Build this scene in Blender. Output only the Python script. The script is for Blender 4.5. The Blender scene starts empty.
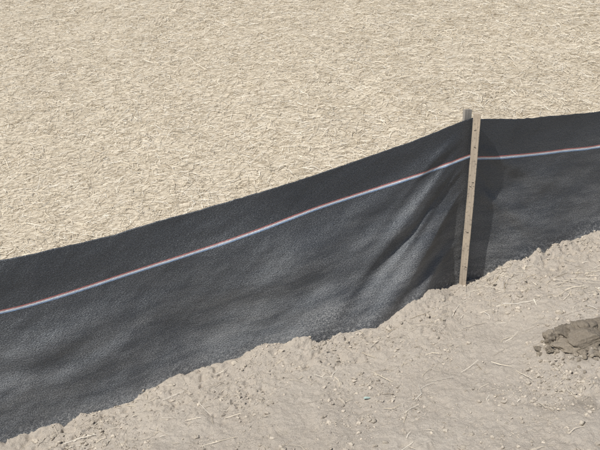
import bpy, math
import numpy as np
from mathutils import Vector
rng=np.random.default_rng(7)
sc=bpy.context.scene
sc.view_settings.view_transform='Standard'; sc.view_settings.look='None'; sc.view_settings.exposure=0

# ---------------------------------------------------------------- noise
def vnoise(x,y,seed=0):
    x=np.asarray(x,float);y=np.asarray(y,float)
    xi=np.floor(x).astype(np.int64);yi=np.floor(y).astype(np.int64)
    fx=x-xi;fy=y-yi
    fx=fx*fx*fx*(fx*(fx*6-15)+10);fy=fy*fy*fy*(fy*(fy*6-15)+10)
    def h(a,b):
        n=(a*374761393+b*668265263+seed*1442695041)&0x7fffffff
        n=((n^(n>>13))*1274126177)&0x7fffffff
        n=(n^(n>>16))&0xffff
        return n/65535.0*2-1
    return (h(xi,yi)*(1-fx)+h(xi+1,yi)*fx)*(1-fy)+(h(xi,yi+1)*(1-fx)+h(xi+1,yi+1)*fx)*fy
def fbm(x,y,f,o=4,seed=0,g=0.5):
    s=0;a=1;t=0
    for i in range(o):
        c,sn=math.cos(i*1.1+.4),math.sin(i*1.1+.4)
        s=s+a*vnoise((x*c-y*sn)*f+i*17.3,(x*sn+y*c)*f-i*9.1,seed+i); t+=a; a*=g; f*=2.03
    return s/t
def sm(e0,e1,x):
    t=np.clip((x-e0)/(e1-e0),0,1); return t*t*(3-2*t)

# ---------------------------------------------------------------- layout (metres)
PX=np.array([-40,-4.6,-1.2,0.82,1.515,4.5,40]); PY=np.array([1.92,1.92,3.10,3.80,4.15,5.3,5.3])
def fy(x): return np.interp(x,PX,PY)
GX=np.array([-12,-5,-2.4,-1.3,-.764,-.39,0,.486,.812,.93,1.03,1.26,1.6,3,8,20])
GZ=np.array([-1.5,-1.05,-.66,-.455,-.380,-.262,-.213,-.130,-.105,-.085,-.035,.028,.055,.2,.5,.8])
def gz(x):
    return (np.interp(x-.05,GX,GZ)+np.interp(x,GX,GZ)+np.interp(x+.05,GX,GZ))/3
def gzs(x):
    s=0
    for k in np.linspace(-.6,.6,9): s=s+np.interp(x+k,GX,GZ)
    return s/9
def height(x,y,detail=True):
    t=y-fy(x)
    near=np.exp(-np.abs(t)/.45)
    base=gz(x)*near+gzs(x)*(1-near)
    back=sm(0,.3,t)
    up=.15*np.minimum(np.maximum(t,0),45)
    fade=1/(1+np.maximum(t-3,0)*.12)
    z=base*(1-back)+(base*fade)*back+up
    z=z+back*(fbm(x,y,.7,3,11)*.04+fbm(x,y,4.,3,12)*.009)
    fr=1-back
    z=z+fr*(fbm(x,y,1.3,3,21)*.030+fbm(x,y,5.,3,22)*.018)
    z=z+fr*.034*np.exp(-((t+.10)/.09)**2)*(1+1.4*fbm(x,y*0,5,3,31))*sm(.06,.22,np.abs(x-.81))
    if detail:
        patch=.3+.8*sm(-.25,.35,fbm(x,y,2.6,2,28))+.5*np.exp(-((t+.2)/.2)**2)
        l=fbm(x,y,17.,5,23,.65)
        z=z+fr*np.maximum(l,0)*.020*patch
        pit=fbm(x,y,24.,3,29); z=z-fr*.010*sm(.18,.5,pit)*patch
        z=z+fr*fbm(x,y,48.,4,25,.8)*.0068
        c=np.exp(-(((x-1.17)/.20)**2+((y-3.03)/.14)**2)**1.5)
        z=z+fr*c*(.04+.02*fbm(x,y,9.,4,26))
    return z

# ---------------------------------------------------------------- mesh helper
def mkmesh(name,co,quads=None,tris=None,smooth=True,attrs=None,mat=None,parent=None):
    me=bpy.data.meshes.new(name)
    fa=quads if quads is not None else tris
    n=fa.shape[1]
    me.vertices.add(len(co)); me.vertices.foreach_set('co',np.ascontiguousarray(co,dtype=np.float32).ravel())
    me.loops.add(fa.size); me.loops.foreach_set('vertex_index',np.ascontiguousarray(fa,dtype=np.int32).ravel())
    me.polygons.add(len(fa)); me.polygons.foreach_set('loop_start',np.arange(0,fa.size,n,dtype=np.int32))
    me.polygons.foreach_set('loop_total',np.full(len(fa),n,dtype=np.int32))
    me.update(calc_edges=True)
    me.polygons.foreach_set('use_smooth',np.full(len(fa),smooth,dtype=bool))
    for k,v in (attrs or {}).items():
        v=np.asarray(v,dtype=np.float32)
        if v.ndim==1:
            a=me.attributes.new(k,'FLOAT','POINT'); a.data.foreach_set('value',v)
        else:
            a=me.attributes.new(k,'FLOAT_VECTOR','POINT'); a.data.foreach_set('vector',v.ravel())
    me.validate()
    ob=bpy.data.objects.new(name,me); sc.collection.objects.link(ob)
    if mat: me.materials.append(mat)
    if parent: ob.parent=parent
    return ob
def gridfaces(nr,nc):
    i=np.arange(nr-1)[:,None]*nc+np.arange(nc-1)[None,:]
    i=i.ravel(); return np.stack([i,i+1,i+nc+1,i+nc],1)

# ---------------------------------------------------------------- material helper
class M:
    def __init__(s,name):
        s.m=bpy.data.materials.new(name); s.m.use_nodes=True; s.t=s.m.node_tree
        s.b=s.t.nodes['Principled BSDF']
    def n(s,typ,inp=None,**kw):
        nd=s.t.nodes.new(typ)
        for k,v in kw.items(): setattr(nd,k,v)
        for k,v in (inp or {}).items():
            if isinstance(v,bpy.types.NodeSocket): s.t.links.new(v,nd.inputs[k])
            else: nd.inputs[k].default_value=v
        return nd
    def l(s,a,b): s.t.links.new(a,b)
    def noise(s,vec,scale,detail=4,rough=.55):
        return s.n('ShaderNodeTexNoise',{'Vector':vec,'Scale':scale,'Detail':detail,'Roughness':rough}).outputs['Fac']
    def mapr(s,v,a,b,c=0.,d=1.):
        return s.n('ShaderNodeMapRange',{0:v,1:a,2:b,3:c,4:d}).outputs[0]
    def mix(s,f,a,b,mode='MIX'):
        nd=s.t.nodes.new('ShaderNodeMix'); nd.data_type='RGBA'; nd.blend_type=mode
        for k,v in ((0,f),(6,a),(7,b)):
            if isinstance(v,bpy.types.NodeSocket): s.t.links.new(v,nd.inputs[k])
            else: nd.inputs[k].default_value=v if k==0 else (*v,1)
        return nd.outputs[2]
    def math(s,op,a,b=0.):
        nd=s.t.nodes.new('ShaderNodeMath'); nd.operation=op
        for k,v in ((0,a),(1,b)):
            if isinstance(v,bpy.types.NodeSocket): s.t.links.new(v,nd.inputs[k])
            else: nd.inputs[k].default_value=v
        return nd.outputs[0]

# bare soil
g=M('bare_soil')
pos=g.n('ShaderNodeNewGeometry').outputs['Position']
n1=g.mapr(g.noise(pos,2.2,3),.35,.65); n2=g.mapr(g.noise(pos,22,4,.65),.3,.7); n3=g.mapr(g.noise(pos,260,2,.7),.3,.7)
soil=g.mix(n1,(.50,.435,.36),(.58,.515,.435))
soil=g.mix(g.math('MULTIPLY',n2,.6),soil,(.41,.35,.28))
soil=g.mix(g.math('MULTIPLY',n3,.65),soil,(.69,.62,.53))
low=g.n('ShaderNodeAttribute',attribute_name='dark_soil').outputs['Fac']
soil=g.mix(low,soil,(.20,.168,.13))  # darker brown soil colour where the mask is high
g.l(soil,g.b.inputs['Base Color']); g.b.inputs['Roughness'].default_value=.95; g.b.inputs['Specular IOR Level'].default_value=.15
bp=g.n('ShaderNodeBump',{'Strength':.9,'Distance':.014,'Height':g.noise(pos,120,5,.8)}).outputs[0]
g.l(bp,g.b.inputs['Normal'])

# straw covered soil (under and beyond the modelled strands)
gs=M('straw_covered_soil')
pos=gs.n('ShaderNodeNewGeometry').outputs['Position']
sv=gs.n('ShaderNodeMapping',{'Vector':pos,'Scale':(1,2.2,1)}).outputs[0]
s1=gs.mapr(gs.noise(sv,32,5,.8),.36,.62)
gs.l(gs.mix(s1,(.25,.205,.145),(.62,.55,.435)),gs.b.inputs['Base Color'])
gs.b.inputs['Roughness'].default_value=.95; gs.b.inputs['Specular IOR Level'].default_value=.15

# straw strands
s=M('dry_straw')
c=s.n('ShaderNodeAttribute',attribute_name='tint').outputs['Vector']
s.l(c,s.b.inputs['Base Color']); s.b.inputs['Roughness'].default_value=.5; s.b.inputs['Specular IOR Level'].default_value=.3

# clods
k=M('soil_clods')
pos=k.n('ShaderNodeNewGeometry').outputs['Position']
c=k.n('ShaderNodeAttribute',attribute_name='tint').outputs['Vector']
nn=k.noise(pos,120,4,.7)
n=k.mapr(nn,.3,.7)
k.l(k.mix(k.math('MULTIPLY',n,.22),c,(.52,.46,.38)),k.b.inputs['Base Color']); k.b.inputs['Roughness'].default_value=.95; k.b.inputs['Specular IOR Level'].default_value=.15
k.l(k.n('ShaderNodeBump',{'Strength':.9,'Distance':.008,'Height':nn}).outputs[0],k.b.inputs['Normal'])

# fabric : fc = (metres along fence, metres above stripe, metres above soil)
f=M('woven_black_geotextile')
fc=f.n('ShaderNodeAttribute',attribute_name='fc').outputs['Vector']
sep=f.n('ShaderNodeSeparateXYZ',{0:fc}); U,V,W=sep.outputs
uv=f.n('ShaderNodeCombineXYZ',{0:U,1:V}).outputs[0]
wv=f.n('ShaderNodeMapping',{'Vector':uv,'Scale':(1,.35,1)}).outputs[0]
wh=f.n('ShaderNodeMapping',{'Vector':uv,'Scale':(.3,1,1)}).outputs[0]
a=f.mapr(f.noise(wv,300,2,.7),.3,.7); b=f.mapr(f.noise(wh,300,2,.7),.3,.7)
grain=f.mapr(f.noise(uv,230,2,.7),.42,.66)
weave=f.math('MULTIPLY',f.math('ADD',a,b),.5)
base=f.mix(f.mapr(weave,.35,.75),(.003,.0035,.005),(.022,.024,.029))
base=f.mix(f.math('MULTIPLY',grain,.36),base,(.14,.15,.17))
cloud=f.mapr(f.noise(uv,2.6,5,.65),.42,.66)
dg=f.n('ShaderNodeMapping',{'Vector':uv,'Rotation':(0,0,math.radians(-18)),'Scale':(.22,1,1)}).outputs[0]
streak=f.mapr(f.noise(dg,15,6,.75),.40,.66)
dz=f.math('MULTIPLY',f.mapr(W,.64,.15,0.,1.),f.math('MULTIPLY',f.mapr(streak,0.,1.,.2,1.),f.mapr(cloud,0.,1.,.7,1.)))
dust=f.math('ADD',f.math('MULTIPLY',dz,.46),f.math('MULTIPLY',cloud,.03))
dust=f.math('MULTIPLY',dust,f.mapr(grain,0.,1.,.35,1.9))
splash=f.mapr(W,.09,.0,0.,1.)
sp=f.mapr(f.noise(uv,70,5,.75),.50,.60)
dust=f.math('ADD',dust,f.math('MULTIPLY',f.math('MULTIPLY',splash,sp),.6))
dv=f.n('ShaderNodeVectorMath',{0:uv,1:(.09,-.49,0)},operation='SUBTRACT').outputs[0]
dv=f.n('ShaderNodeMapping',{'Vector':dv,'Rotation':(0,0,math.radians(-25)),'Scale':(1,2.4,1)}).outputs[0]
dl=f.n('ShaderNodeVectorMath',{0:dv},operation='LENGTH').outputs['Value']
pm=f.math('MULTIPLY',f.mapr(dl,.20,.03),f.mapr(f.noise(uv,120,5,.8),.49,.58))
dust=f.math('ADD',dust,f.math('MULTIPLY',pm,.6))
dust=f.math('MINIMUM',dust,.9)
base=f.mix(dust,base,(.36,.355,.345))
def band(c0,hw):
    return f.mapr(f.math('ABSOLUTE',f.math('SUBTRACT',V,c0)),hw,hw*.6)
yn=f.mapr(b,0.,1.,.6,1.)
base=f.mix(f.math('MULTIPLY',band(-.0058,.0034),yn),base,(.22,.34,.54))
base=f.mix(f.math('MULTIPLY',band(.0054,.0032),yn),base,(.52,.17,.15))
base=f.mix(f.math('MULTIPLY',band(-.0004,.0038),yn),base,(.76,.78,.80))
f.l(base,f.b.inputs['Base Color'])
f.b.inputs['Specular IOR Level'].default_value=1.0
f.b.inputs['Specular Tint'].default_value=(.87,.94,1.,1)
f.l(f.mapr(dust,0.,.5,.39,.70),f.b.inputs['Roughness'])
f.l(f.n('ShaderNodeBump',{'Strength':.6,'Distance':.0025,'Height':b}).outputs[0],f.b.inputs['Normal'])

def wood(name,c1,c2):
    w=M(name); p=w.n('ShaderNodeTexCoord').outputs['Object']
    q=w.n('ShaderNodeMapping',{'Vector':p,'Scale':(1,1,.04)}).outputs[0]
    g1=w.mapr(w.noise(q,160,5,.7),.3,.7); g2=w.mapr(w.noise(p,9,4),.35,.7)
    c=w.mix(g1,c1,c2); c=w.mix(w.math('MULTIPLY',g2,.5),c,(.29,.255,.215))
    sp=w.mapr(w.noise(p,90,3,.6),.58,.64); c=w.mix(w.math('MULTIPLY',sp,.6),c,(.14,.12,.10))
    w.l(c,w.b.inputs['Base Color']); w.b.inputs['Roughness'].default_value=.8
    w.l(w.n('ShaderNodeBump',{'Strength':.7,'Distance':.002,'Height':g1}).outputs[0],w.b.inputs['Normal'])
    return w.m
wfront=wood('weathered_pine',(.36,.29,.21),(.60,.505,.39)); wback=wood('grey_weathered_pine',(.25,.23,.20),(.38,.35,.31))
st_m=M('staple_steel'); st_m.b.inputs['Base Color'].default_value=(.12,.11,.10,1); st_m.b.inputs['Metallic'].default_value=.7; st_m.b.inputs['Roughness'].default_value=.5

# ---------------------------------------------------------------- ground sheet
def axis(lo,hi,fine,coarse_end):
    core=np.arange(lo,hi,fine)
    out=[];stp=fine;v=core[-1]
    while v<coarse_end: stp*=1.13; v+=stp; out.append(v)
    out2=[];stp=fine;v=core[0]
    while v>-coarse_end: stp*=1.13; v-=stp; out2.append(v)
    return np.concatenate([np.array(out2[::-1]),core,np.array(out)])
gx=axis(-1.75,1.95,.0050,400); gy=axis(2.15,4.25,.0050,500)
X,Y=np.meshgrid(gx,gy); Xf=X.ravel();Yf=Y.ravel()
Z=height(Xf,Yf)
fr=(Yf<fy(Xf))
co=np.stack([Xf+fbm(Xf,Yf,25,3,51)*.007*fr,Yf+fbm(Xf,Yf,25,3,52)*.007*fr,Z],1)
t=Yf-fy(Xf)
dark_soil=np.exp(-(((Xf-1.16)/.16)**2+((Yf-2.99)/.11)**2)**1.5)*.95  # mask for darker soil colour: around the clod heap, plus a strip before it
dark_soil=np.maximum(dark_soil,.55*np.exp(-(((Xf-1.15)/.2)**2+((Yf-2.62)/.05)**2)))
dark_soil=dark_soil*sm(-.5,.1,fbm(Xf,Yf,12,3,61))
q=gridfaces(len(gy),len(gx))
gr=mkmesh('ground',co,quads=q,attrs={'dark_soil':dark_soil},mat=g.m)
gr.data.materials.append(gs.m)
tc=t[q].mean(1)
gr.data.polygons.foreach_set('material_index',(tc>.02).astype(np.int32))

# ---------------------------------------------------------------- straw builder
def straw_mesh(name,x,y,L,Wd,ang,lift,tiltmax,tint,onfront=False,bendamp=.12):
    n=len(x)
    dx,dy=np.cos(ang),np.sin(ang)
    us=np.array([-.5,0.,.5])
    tilt=rng.normal(0,tiltmax,n)
    bend=rng.normal(0,bendamp,n); roll=rng.normal(0,.6,n)
    h0=height(x,y,onfront)
    co=np.zeros((n,3,2,3),np.float32)
    hx=height(x+dx*.04,y+dy*.04,onfront); slope=np.clip((hx-h0)/.04,-.5,.5)
    for i,u in enumerate(us):
        off=(abs(u)*2)**2*bend*L
        cx=x+dx*u*L-dy*off; cy=y+dy*u*L+dx*off
        arch=-(abs(u)*2)**2*np.abs(rng.normal(0,.05,n))*L
        cz=h0+lift+slope*u*L+np.sin(tilt)*u*L+arch
        w=Wd*(1-.25*abs(u)*2)*.5
        wx=-dy*np.cos(roll)*w; wy=dx*np.cos(roll)*w; wz=np.sin(roll)*w
        for j,sg in enumerate((-1,1)):
            co[:,i,j,0]=cx+sg*wx; co[:,i,j,1]=cy+sg*wy; co[:,i,j,2]=cz+sg*wz
    b=np.arange(n)[:,None]*6
    q=np.stack([np.concatenate([b+0,b+1,b+3,b+2],1),np.concatenate([b+2,b+3,b+5,b+4],1)],1).reshape(-1,4)
    return mkmesh(name,co.reshape(-1,3),quads=q,smooth=False,attrs={'tint':np.repeat(tint,6,axis=0)},mat=s.m)
def tints(n,bright=1.):
    base=np.array([[.68,.60,.47],[.60,.525,.40],[.78,.72,.60],[.49,.42,.31],[.63,.585,.50],[.33,.265,.18]])
    p=[.27,.22,.17,.15,.11,.08]
    c=base[rng.choice(6,n,p=p)]*rng.uniform(.82,1.08,(n,1))*bright
    return np.clip(c,0,.86)

N=500000
y=rng.uniform(3.2,14.5,N); x=rng.uniform(-7.5,7.5,N)
t=y-fy(x)
keep=(t>.06)&(np.abs(x)<.42*y+.8)
dens=np.clip(1.12-.07*(y-4),.4,1)*(.80+.32*fbm(x,y,3.5,4,71,.7))
keep&=rng.random(N)<dens
x,y=x[keep],y[keep]; n=len(x)
far=np.clip((y-4)/8,0,1)
L=(.025+.125*rng.random(n)**1.9)*(1+.1*far); Wd=rng.uniform(.0016,.0036,n)*(1+.45*far)
ang=rng.normal(0.0,1.15,n)
clump=np.maximum(fbm(x,y,22,4,72,.7),-.1)
lift=rng.uniform(.001,.017,n)+clump*.020
straw_mesh('straw_mulch',x,y,L,Wd,ang,lift,.12,tints(n,1.03))
print('strands',n)

xs=[];ys=[]
for (cx,cy,sx_,sy_,m) in [(1.25,3.55,.28,.14,200),(-.95,2.85,.25,.16,80),(-.55,2.95,.3,.18,50),(.3,3.0,.8,.4,120),(.9,2.7,.4,.3,50),(.95,3.70,.09,.05,50),(-.1,3.35,.35,.08,30)]:
    xs.append(rng.normal(cx,sx_,m)); ys.append(rng.normal(cy,sy_,m))
x=np.concatenate(xs);y=np.concatenate(ys); kk=(y<fy(x)-.06); x=x[kk];y=y[kk];n=len(x)
straw_mesh('loose_straw',x,y,.015+.14*rng.random(n)**1.6,rng.uniform(.0012,.0028,n),rng.normal(.1,.8,n),rng.uniform(.003,.009,n),.06,tints(n,1.),onfront=True)

# ---------------------------------------------------------------- clods / pebbles
import bmesh
def ico(sub):
    bm=bmesh.new(); bmesh.ops.create_icosphere(bm,subdivisions=sub,radius=1)
    a_=np.array([v.co[:] for v in bm.verts]); b_=np.array([[v.index for v in f_.verts] for f_ in bm.faces]); bm.free(); return a_,b_
def clods(name,x,y,r,tint,sink=.25,sub=2,rough=0.,flat=.7):
    iv,it=ico(sub)
    n=len(x); nv=len(iv)
    P=np.repeat(iv[None],n,0)
    for c_ in range(9):
        nrm=rng.normal(0,1,(n,1,3)); nrm/=np.linalg.norm(nrm,axis=2,keepdims=True)
        dd=rng.uniform(.5,.85,(n,1)); ex=np.maximum((P*nrm).sum(2)-dd,0)
        P=P-ex[...,None]*nrm*.9
    sd=rng.uniform(0,100,(n,1))
    d=1+.22*vnoise(P[...,0]*1.6+sd,P[...,1]*1.6+P[...,2]*1.3+sd,81)+.15*vnoise(P[...,0]*3.3+sd,P[...,2]*3.3-P[...,1]*2.3+sd,82)
    if rough: d=d+rough*vnoise(P[...,0]*6+sd,P[...,2]*6-P[...,1]*5+sd,83)+rough*.5*vnoise(P[...,0]*15-P[...,2]*5+sd,P[...,2]*12+P[...,1]*15+sd,84)
    P=P*d[...,None]*rng.uniform(.7,1.3,(n,1,3))*np.array([1,1,flat])
    a=rng.uniform(0,6.28,n); ca,sa=np.cos(a)[:,None],np.sin(a)[:,None]
    Q=np.stack([P[...,0]*ca-P[...,1]*sa,P[...,0]*sa+P[...,1]*ca,P[...,2]],-1)*r[:,None,None]
    z=height(x,y)
    Q+=np.stack([x,y,z+r*sink],-1)[:,None,:]
    T=(it[None]+(np.arange(n)*nv)[:,None,None]).reshape(-1,3)
    return mkmesh(name,Q.reshape(-1,3),tris=T,smooth=sub>1,attrs={'tint':np.repeat(tint,nv,axis=0)},mat=k.m)
n=110000
x=rng.uniform(-1.7,1.9,n); y=rng.uniform(2.1,4.2,n)
kk=(y<fy(x)-.03)&(rng.random(n)<.45+1.1*fbm(x,y,4.5,3,91)); x=x[kk];y=y[kk];n=len(x)
r=np.minimum(.0015+.0017*rng.pareto(2.2,n),.012)
clods('soil_crumbs',x,y,r,np.array([.50,.44,.36])*rng.uniform(.68,1.25,(n,1)),.15,1)
x=np.concatenate([rng.uniform(-1.6,1.8,170),rng.normal(-.7,.12,16),rng.normal(1.3,.2,30)]); y=np.concatenate([rng.uniform(2.2,3.9,170),rng.normal(3.17,.035,16),rng.normal(3.2,.3,30)])
kk=y<fy(x)-.05; x=x[kk];y=y[kk];n=len(x)
clods('soil_lumps',x,y,.006+.013*rng.random(n)**2.5,np.array([.46,.405,.33])*rng.uniform(.75,1.15,(n,1)),.05,3,.05)
# the low heap of darker clods at the right
x=np.array([1.02,1.09,1.175,1.25,1.07,1.16,1.235,1.00,1.12,1.20,1.28,.97,1.31,1.13]); y=np.array([3.03,3.07,3.06,3.08,2.97,2.98,3.00,2.97,2.92,2.91,2.96,3.0,3.06,3.02])
r=np.array([.05,.067,.065,.07,.055,.06,.055,.03,.033,.042,.055,.020,.065,.065])
clods('soil_clod_heap',x,y,r,np.array([.185,.155,.118])*rng.uniform(.75,1.25,(14,1)),.0,5,.06,.58)
n=90
x=rng.normal(1.12,.12,n); y=rng.normal(2.94,.06,n)
clods('soil_clod_fragments',x,y,.004+.010*rng.random(n)**2,np.array([.26,.22,.17])*rng.uniform(.8,1.3,(n,1)),.1,3,.07)

# ---------------------------------------------------------------- silt fence
fence=bpy.data.objects.new('silt_fence',None); sc.collection.objects.link(fence)
TXl=np.array([-4.4,-3.6,-2.2,-1.7,-1.2,-.83,-.427,0,.4535,.8]); TZl=np.array([.02,-.02,.28,.30,.331,.362,.440,.533,.644,.752])
SZl=np.array([-.2,-.24,.06,.075,.109,.171,.2595,.3726,.478,.566])
TXr=np.array([.8,.9,1.15,1.515,2.2,3.0,4.3]); TZr=np.array([.744,.732,.708,.697,.80,.95,1.05]); SZr=np.array([.554,.545,.522,.514,.60,.75,.85])
def sint(x,xs,zs,w=.09):
    a=0
    for k_ in np.linspace(-w,w,7):
        q=x+k_
        v=np.interp(q,xs,zs)
        v=np.where(q>xs[-1],zs[-1]+(q-xs[-1])*(zs[-1]-zs[-2])/(xs[-1]-xs[-2]),v)
        v=np.where(q<xs[0],zs[0]+(q-xs[0])*(zs[1]-zs[0])/(xs[1]-xs[0]),v)
        a=a+v
    return a/7
fxs=np.concatenate([np.arange(-4.3,-1.8,.03),np.arange(-1.8,2.1,.006),np.arange(2.1,4.25,.03)])
left=fxs<.8
top=np.where(left,sint(fxs,TXl,TZl),sint(fxs,TXr,TZr)); stz=np.where(left,sint(fxs,TXl,SZl),sint(fxs,TXr,SZr))
top=top+.0035*vnoise(fxs*9,fxs*0,5)+.0015*vnoise(fxs*40,fxs*0,6)
yf=fy(fxs)
soilz=sum(height(fxs+o,yf-.04,False) for o in np.linspace(-.1,.1,7))/7
NR=150
hh=np.linspace(0,1,NR)
Lh=(top-(soilz-.14))
XX=np.repeat(fxs[None],NR,0); H=hh[:,None]*Lh[None]
ZZ=top[None]-H; YY=np.repeat(yf[None],NR,0)
a=np.maximum(.80-XX,0); ar=np.maximum(XX-.80,0)
D=np.zeros_like(XX)
def fold(a,h,h0,k_,w,A,a0,a1,curve=0.):
    wob=.03*fbm(a,a*0+h0*7,2.5,2,120)
    c_=h0+k_*a+curve*a*a+wob
    ww=w*(.35+a*1.5)
    return A*np.exp(-((h-c_)/ww)**2)*sm(0,a0,a)*(1-sm(a1*.4,a1,a))
for p in [(.16,.62,.09,.020,.25,1.0,.1),(.36,.74,.10,.036,.25,1.0,.0),(.24,.66,.05,-.009,.2,.8,.0),(.52,.70,.07,-.008,.2,.7,.05),(.60,.5,.06,.010,.15,.6,0),(.08,.32,.06,.008,.15,1.2,0),(.20,.85,.022,.003,.08,.5,0),(.30,1.0,.022,.003,.06,.4,0),
          (.10,.78,.035,.006,.2,.9,0),(.22,.80,.032,.007,.2,.85,0),(.02,.70,.035,.004,.25,.95,0)]:
    D+=np.where(XX<.8,fold(a,H,*p),0)
for p in [(.12,.45,.06,.010,.15,.9),(.32,.6,.07,.012,.15,.7),(.2,1.3,.05,-.005,.1,.5)]:
    D+=np.where(XX>=.8,fold(ar,H,*p),0)
ds=sm(0,.35,np.abs(XX-.8))
taut=.28+.72*sm(.12,.42,H)       # tight along the top cord, looser below
D+=.045*fbm(XX*.9,ZZ*1.1+XX*.5,1.3,2,101)*ds*(.5+.5*taut)
D+=.018*fbm(XX*.8+ZZ*.8,ZZ*2.4-XX*1.0,2.2,2,102)*sm(0,.3,np.abs(XX-.8))*taut*np.where(XX<.8,1,.6)
D+=.0018*fbm(XX,ZZ*1.5-XX*.6,13,3,103)
Wz=ZZ-soilz[None]
foot=np.clip(1-Wz/.60,0,1.3)**1.5; D+=.11*foot*(1+.35*fbm(XX,XX*0,3,2,104))*sm(.03,.35,np.abs(XX-.8))
nx,ny=.327,-.945
co=np.stack([XX+nx*D,YY+ny*D,ZZ],-1).reshape(-1,3)
arc=np.concatenate([[0],np.cumsum(np.hypot(np.diff(fxs),np.diff(yf)))]); arc=arc-np.interp(0,fxs,arc)
fcA=np.stack([np.repeat(arc[None],NR,0),ZZ-stz[None],Wz],-1).reshape(-1,3)
fab=mkmesh('fabric',co,quads=gridfaces(NR,len(fxs)),attrs={'fc':fcA},mat=f.m,parent=fence)
mod=fab.modifiers.new('cloth_thickness','SOLIDIFY'); mod.thickness=.0012

def stake(name,x,y,w,d,z0,z1,mat,rz=0.,lean=(0,0),seed=0):
    bm=bmesh.new(); ns=26
    r_=np.random.default_rng(seed); rings=[]
    for i in range(ns+1):
        u=i/ns; z=z0+(z1-z0)*u
        wob=.0012*math.sin(u*7+seed); ring=[]
        for (sx_,sy_) in ((-1,-1),(1,-1),(1,1),(-1,1)):
            vx=sx_*w/2+wob+r_.normal(0,.00035); vy=sy_*d/2+r_.normal(0,.00035)
            ring.append(bm.verts.new((vx+lean[0]*(z-z0),vy+lean[1]*(z-z0),z+(r_.normal(0,.003) if i==ns else 0))))
        rings.append(ring)
    for i in range(ns):
        for j in range(4): bm.faces.new((rings[i][j],rings[i][(j+1)%4],rings[i+1][(j+1)%4],rings[i+1][j]))
    bm.faces.new(rings[-1]); bm.faces.new(rings[0][::-1])
    me=bpy.data.meshes.new(name); bm.to_mesh(me); bm.free()
    ob=bpy.data.objects.new(name,me); sc.collection.objects.link(ob); ob.location=(x,y,0); ob.rotation_euler=(0,0,rz)
    me.materials.append(mat); ob.parent=fence
    bv=ob.modifiers.new('worn_edges','BEVEL'); bv.width=.0012; bv.segments=2; bv.limit_method='ANGLE'
    return ob
stake('front_stake',.798,3.758,.032,.026,-.35,.778,wfront,-.12,(.012,0),3)
stake('rear_stake',.772,3.835,.036,.020,-.35,.776,wback,.30,(.010,0),5)
for i,zz in enumerate((.70,.62,.45,.43,.20,.02)):
    bm=bmesh.new(); bmesh.ops.create_cube(bm,size=1)
    for v in bm.verts: v.co=Vector((v.co.x*.010,v.co.y*.003,v.co.z*.0016))
    me=bpy.data.meshes.new('staple'); bm.to_mesh(me); bm.free(); me.materials.append(st_m.m)
    ob=bpy.data.objects.new('staple_%d'%(i+1),me); sc.collection.objects.link(ob)
    lx=.012*(zz+.35)+.005*(i%3-1); ly=-.0135; cr,sr=math.cos(-.12),math.sin(-.12)
    ob.location=(.798+lx*cr-ly*sr,3.758+lx*sr+ly*cr,zz); ob.rotation_euler=(0,.4*(i%2)-.1,-.12); ob.parent=fence
for i,(sx0,zt) in enumerate(((-1.75,.33),(-4.25,.06),(3.1,1.02))):
    yy=float(fy(sx0)); stake('far_stake_%d'%(i+1),sx0,yy-.06,.036,.03,float(zt)-1.15,zt,wfront,.3,(0,0),9+i)

# small faded scrap of plastic lying in the soil
bm=bmesh.new()
pts=[(-.013,-.003,0),(-.005,-.005,.002),(.008,-.003,.001),(.014,-.001,.003),(.010,.003,.004),(-.002,.003,.006),(-.011,.004,.003)]
vs=[bm.verts.new(p) for p in pts]; bm.faces.new(vs)
r_=bmesh.ops.extrude_face_region(bm,geom=bm.faces[:])
for v in [e for e in r_['geom'] if isinstance(e,bmesh.types.BMVert)]: v.co.z+=.0015
me=bpy.data.meshes.new('plastic_scrap'); bm.to_mesh(me); bm.free()
pm_=M('faded_green_plastic'); pm_.b.inputs['Base Color'].default_value=(.30,.38,.34,1); pm_.b.inputs['Roughness'].default_value=.6; me.materials.append(pm_.m)
ob=bpy.data.objects.new('plastic_scrap',me); sc.collection.objects.link(ob); ob.location=(.265,2.87,float(height(np.array([.265]),np.array([2.87]))[0])+.004)

# ---------------------------------------------------------------- light
az=math.radians(230); el=math.radians(54)
d=Vector((math.sin(az)*math.cos(el),math.cos(az)*math.cos(el),math.sin(el)))
w=bpy.data.worlds.new('World'); sc.world=w; w.use_nodes=True
sk=w.node_tree.nodes.new('ShaderNodeTexSky'); sk.sky_type='NISHITA'; sk.sun_disc=False; sk.sun_elevation=el; sk.sun_rotation=az
bg=w.node_tree.nodes['Background']; w.node_tree.links.new(sk.outputs[0],bg.inputs[0]); bg.inputs[1].default_value=.078
sl=bpy.data.lights.new('sun','SUN'); sl.energy=5.0; sl.angle=math.radians(.53); sl.color=(1,.97,.92)
so=bpy.data.objects.new('sun',sl); sc.collection.objects.link(so); so.rotation_euler=(-d).to_track_quat('-Z','Y').to_euler()

cam=bpy.data.cameras.new('camera'); cam.lens=50; cam.sensor_width=36; cam.clip_end=2000; cam.clip_start=.05
co_=bpy.data.objects.new('camera',cam); sc.collection.objects.link(co_); co_.location=(0,0,1.6); co_.rotation_euler=(math.radians(70),0,0)
sc.camera=co_
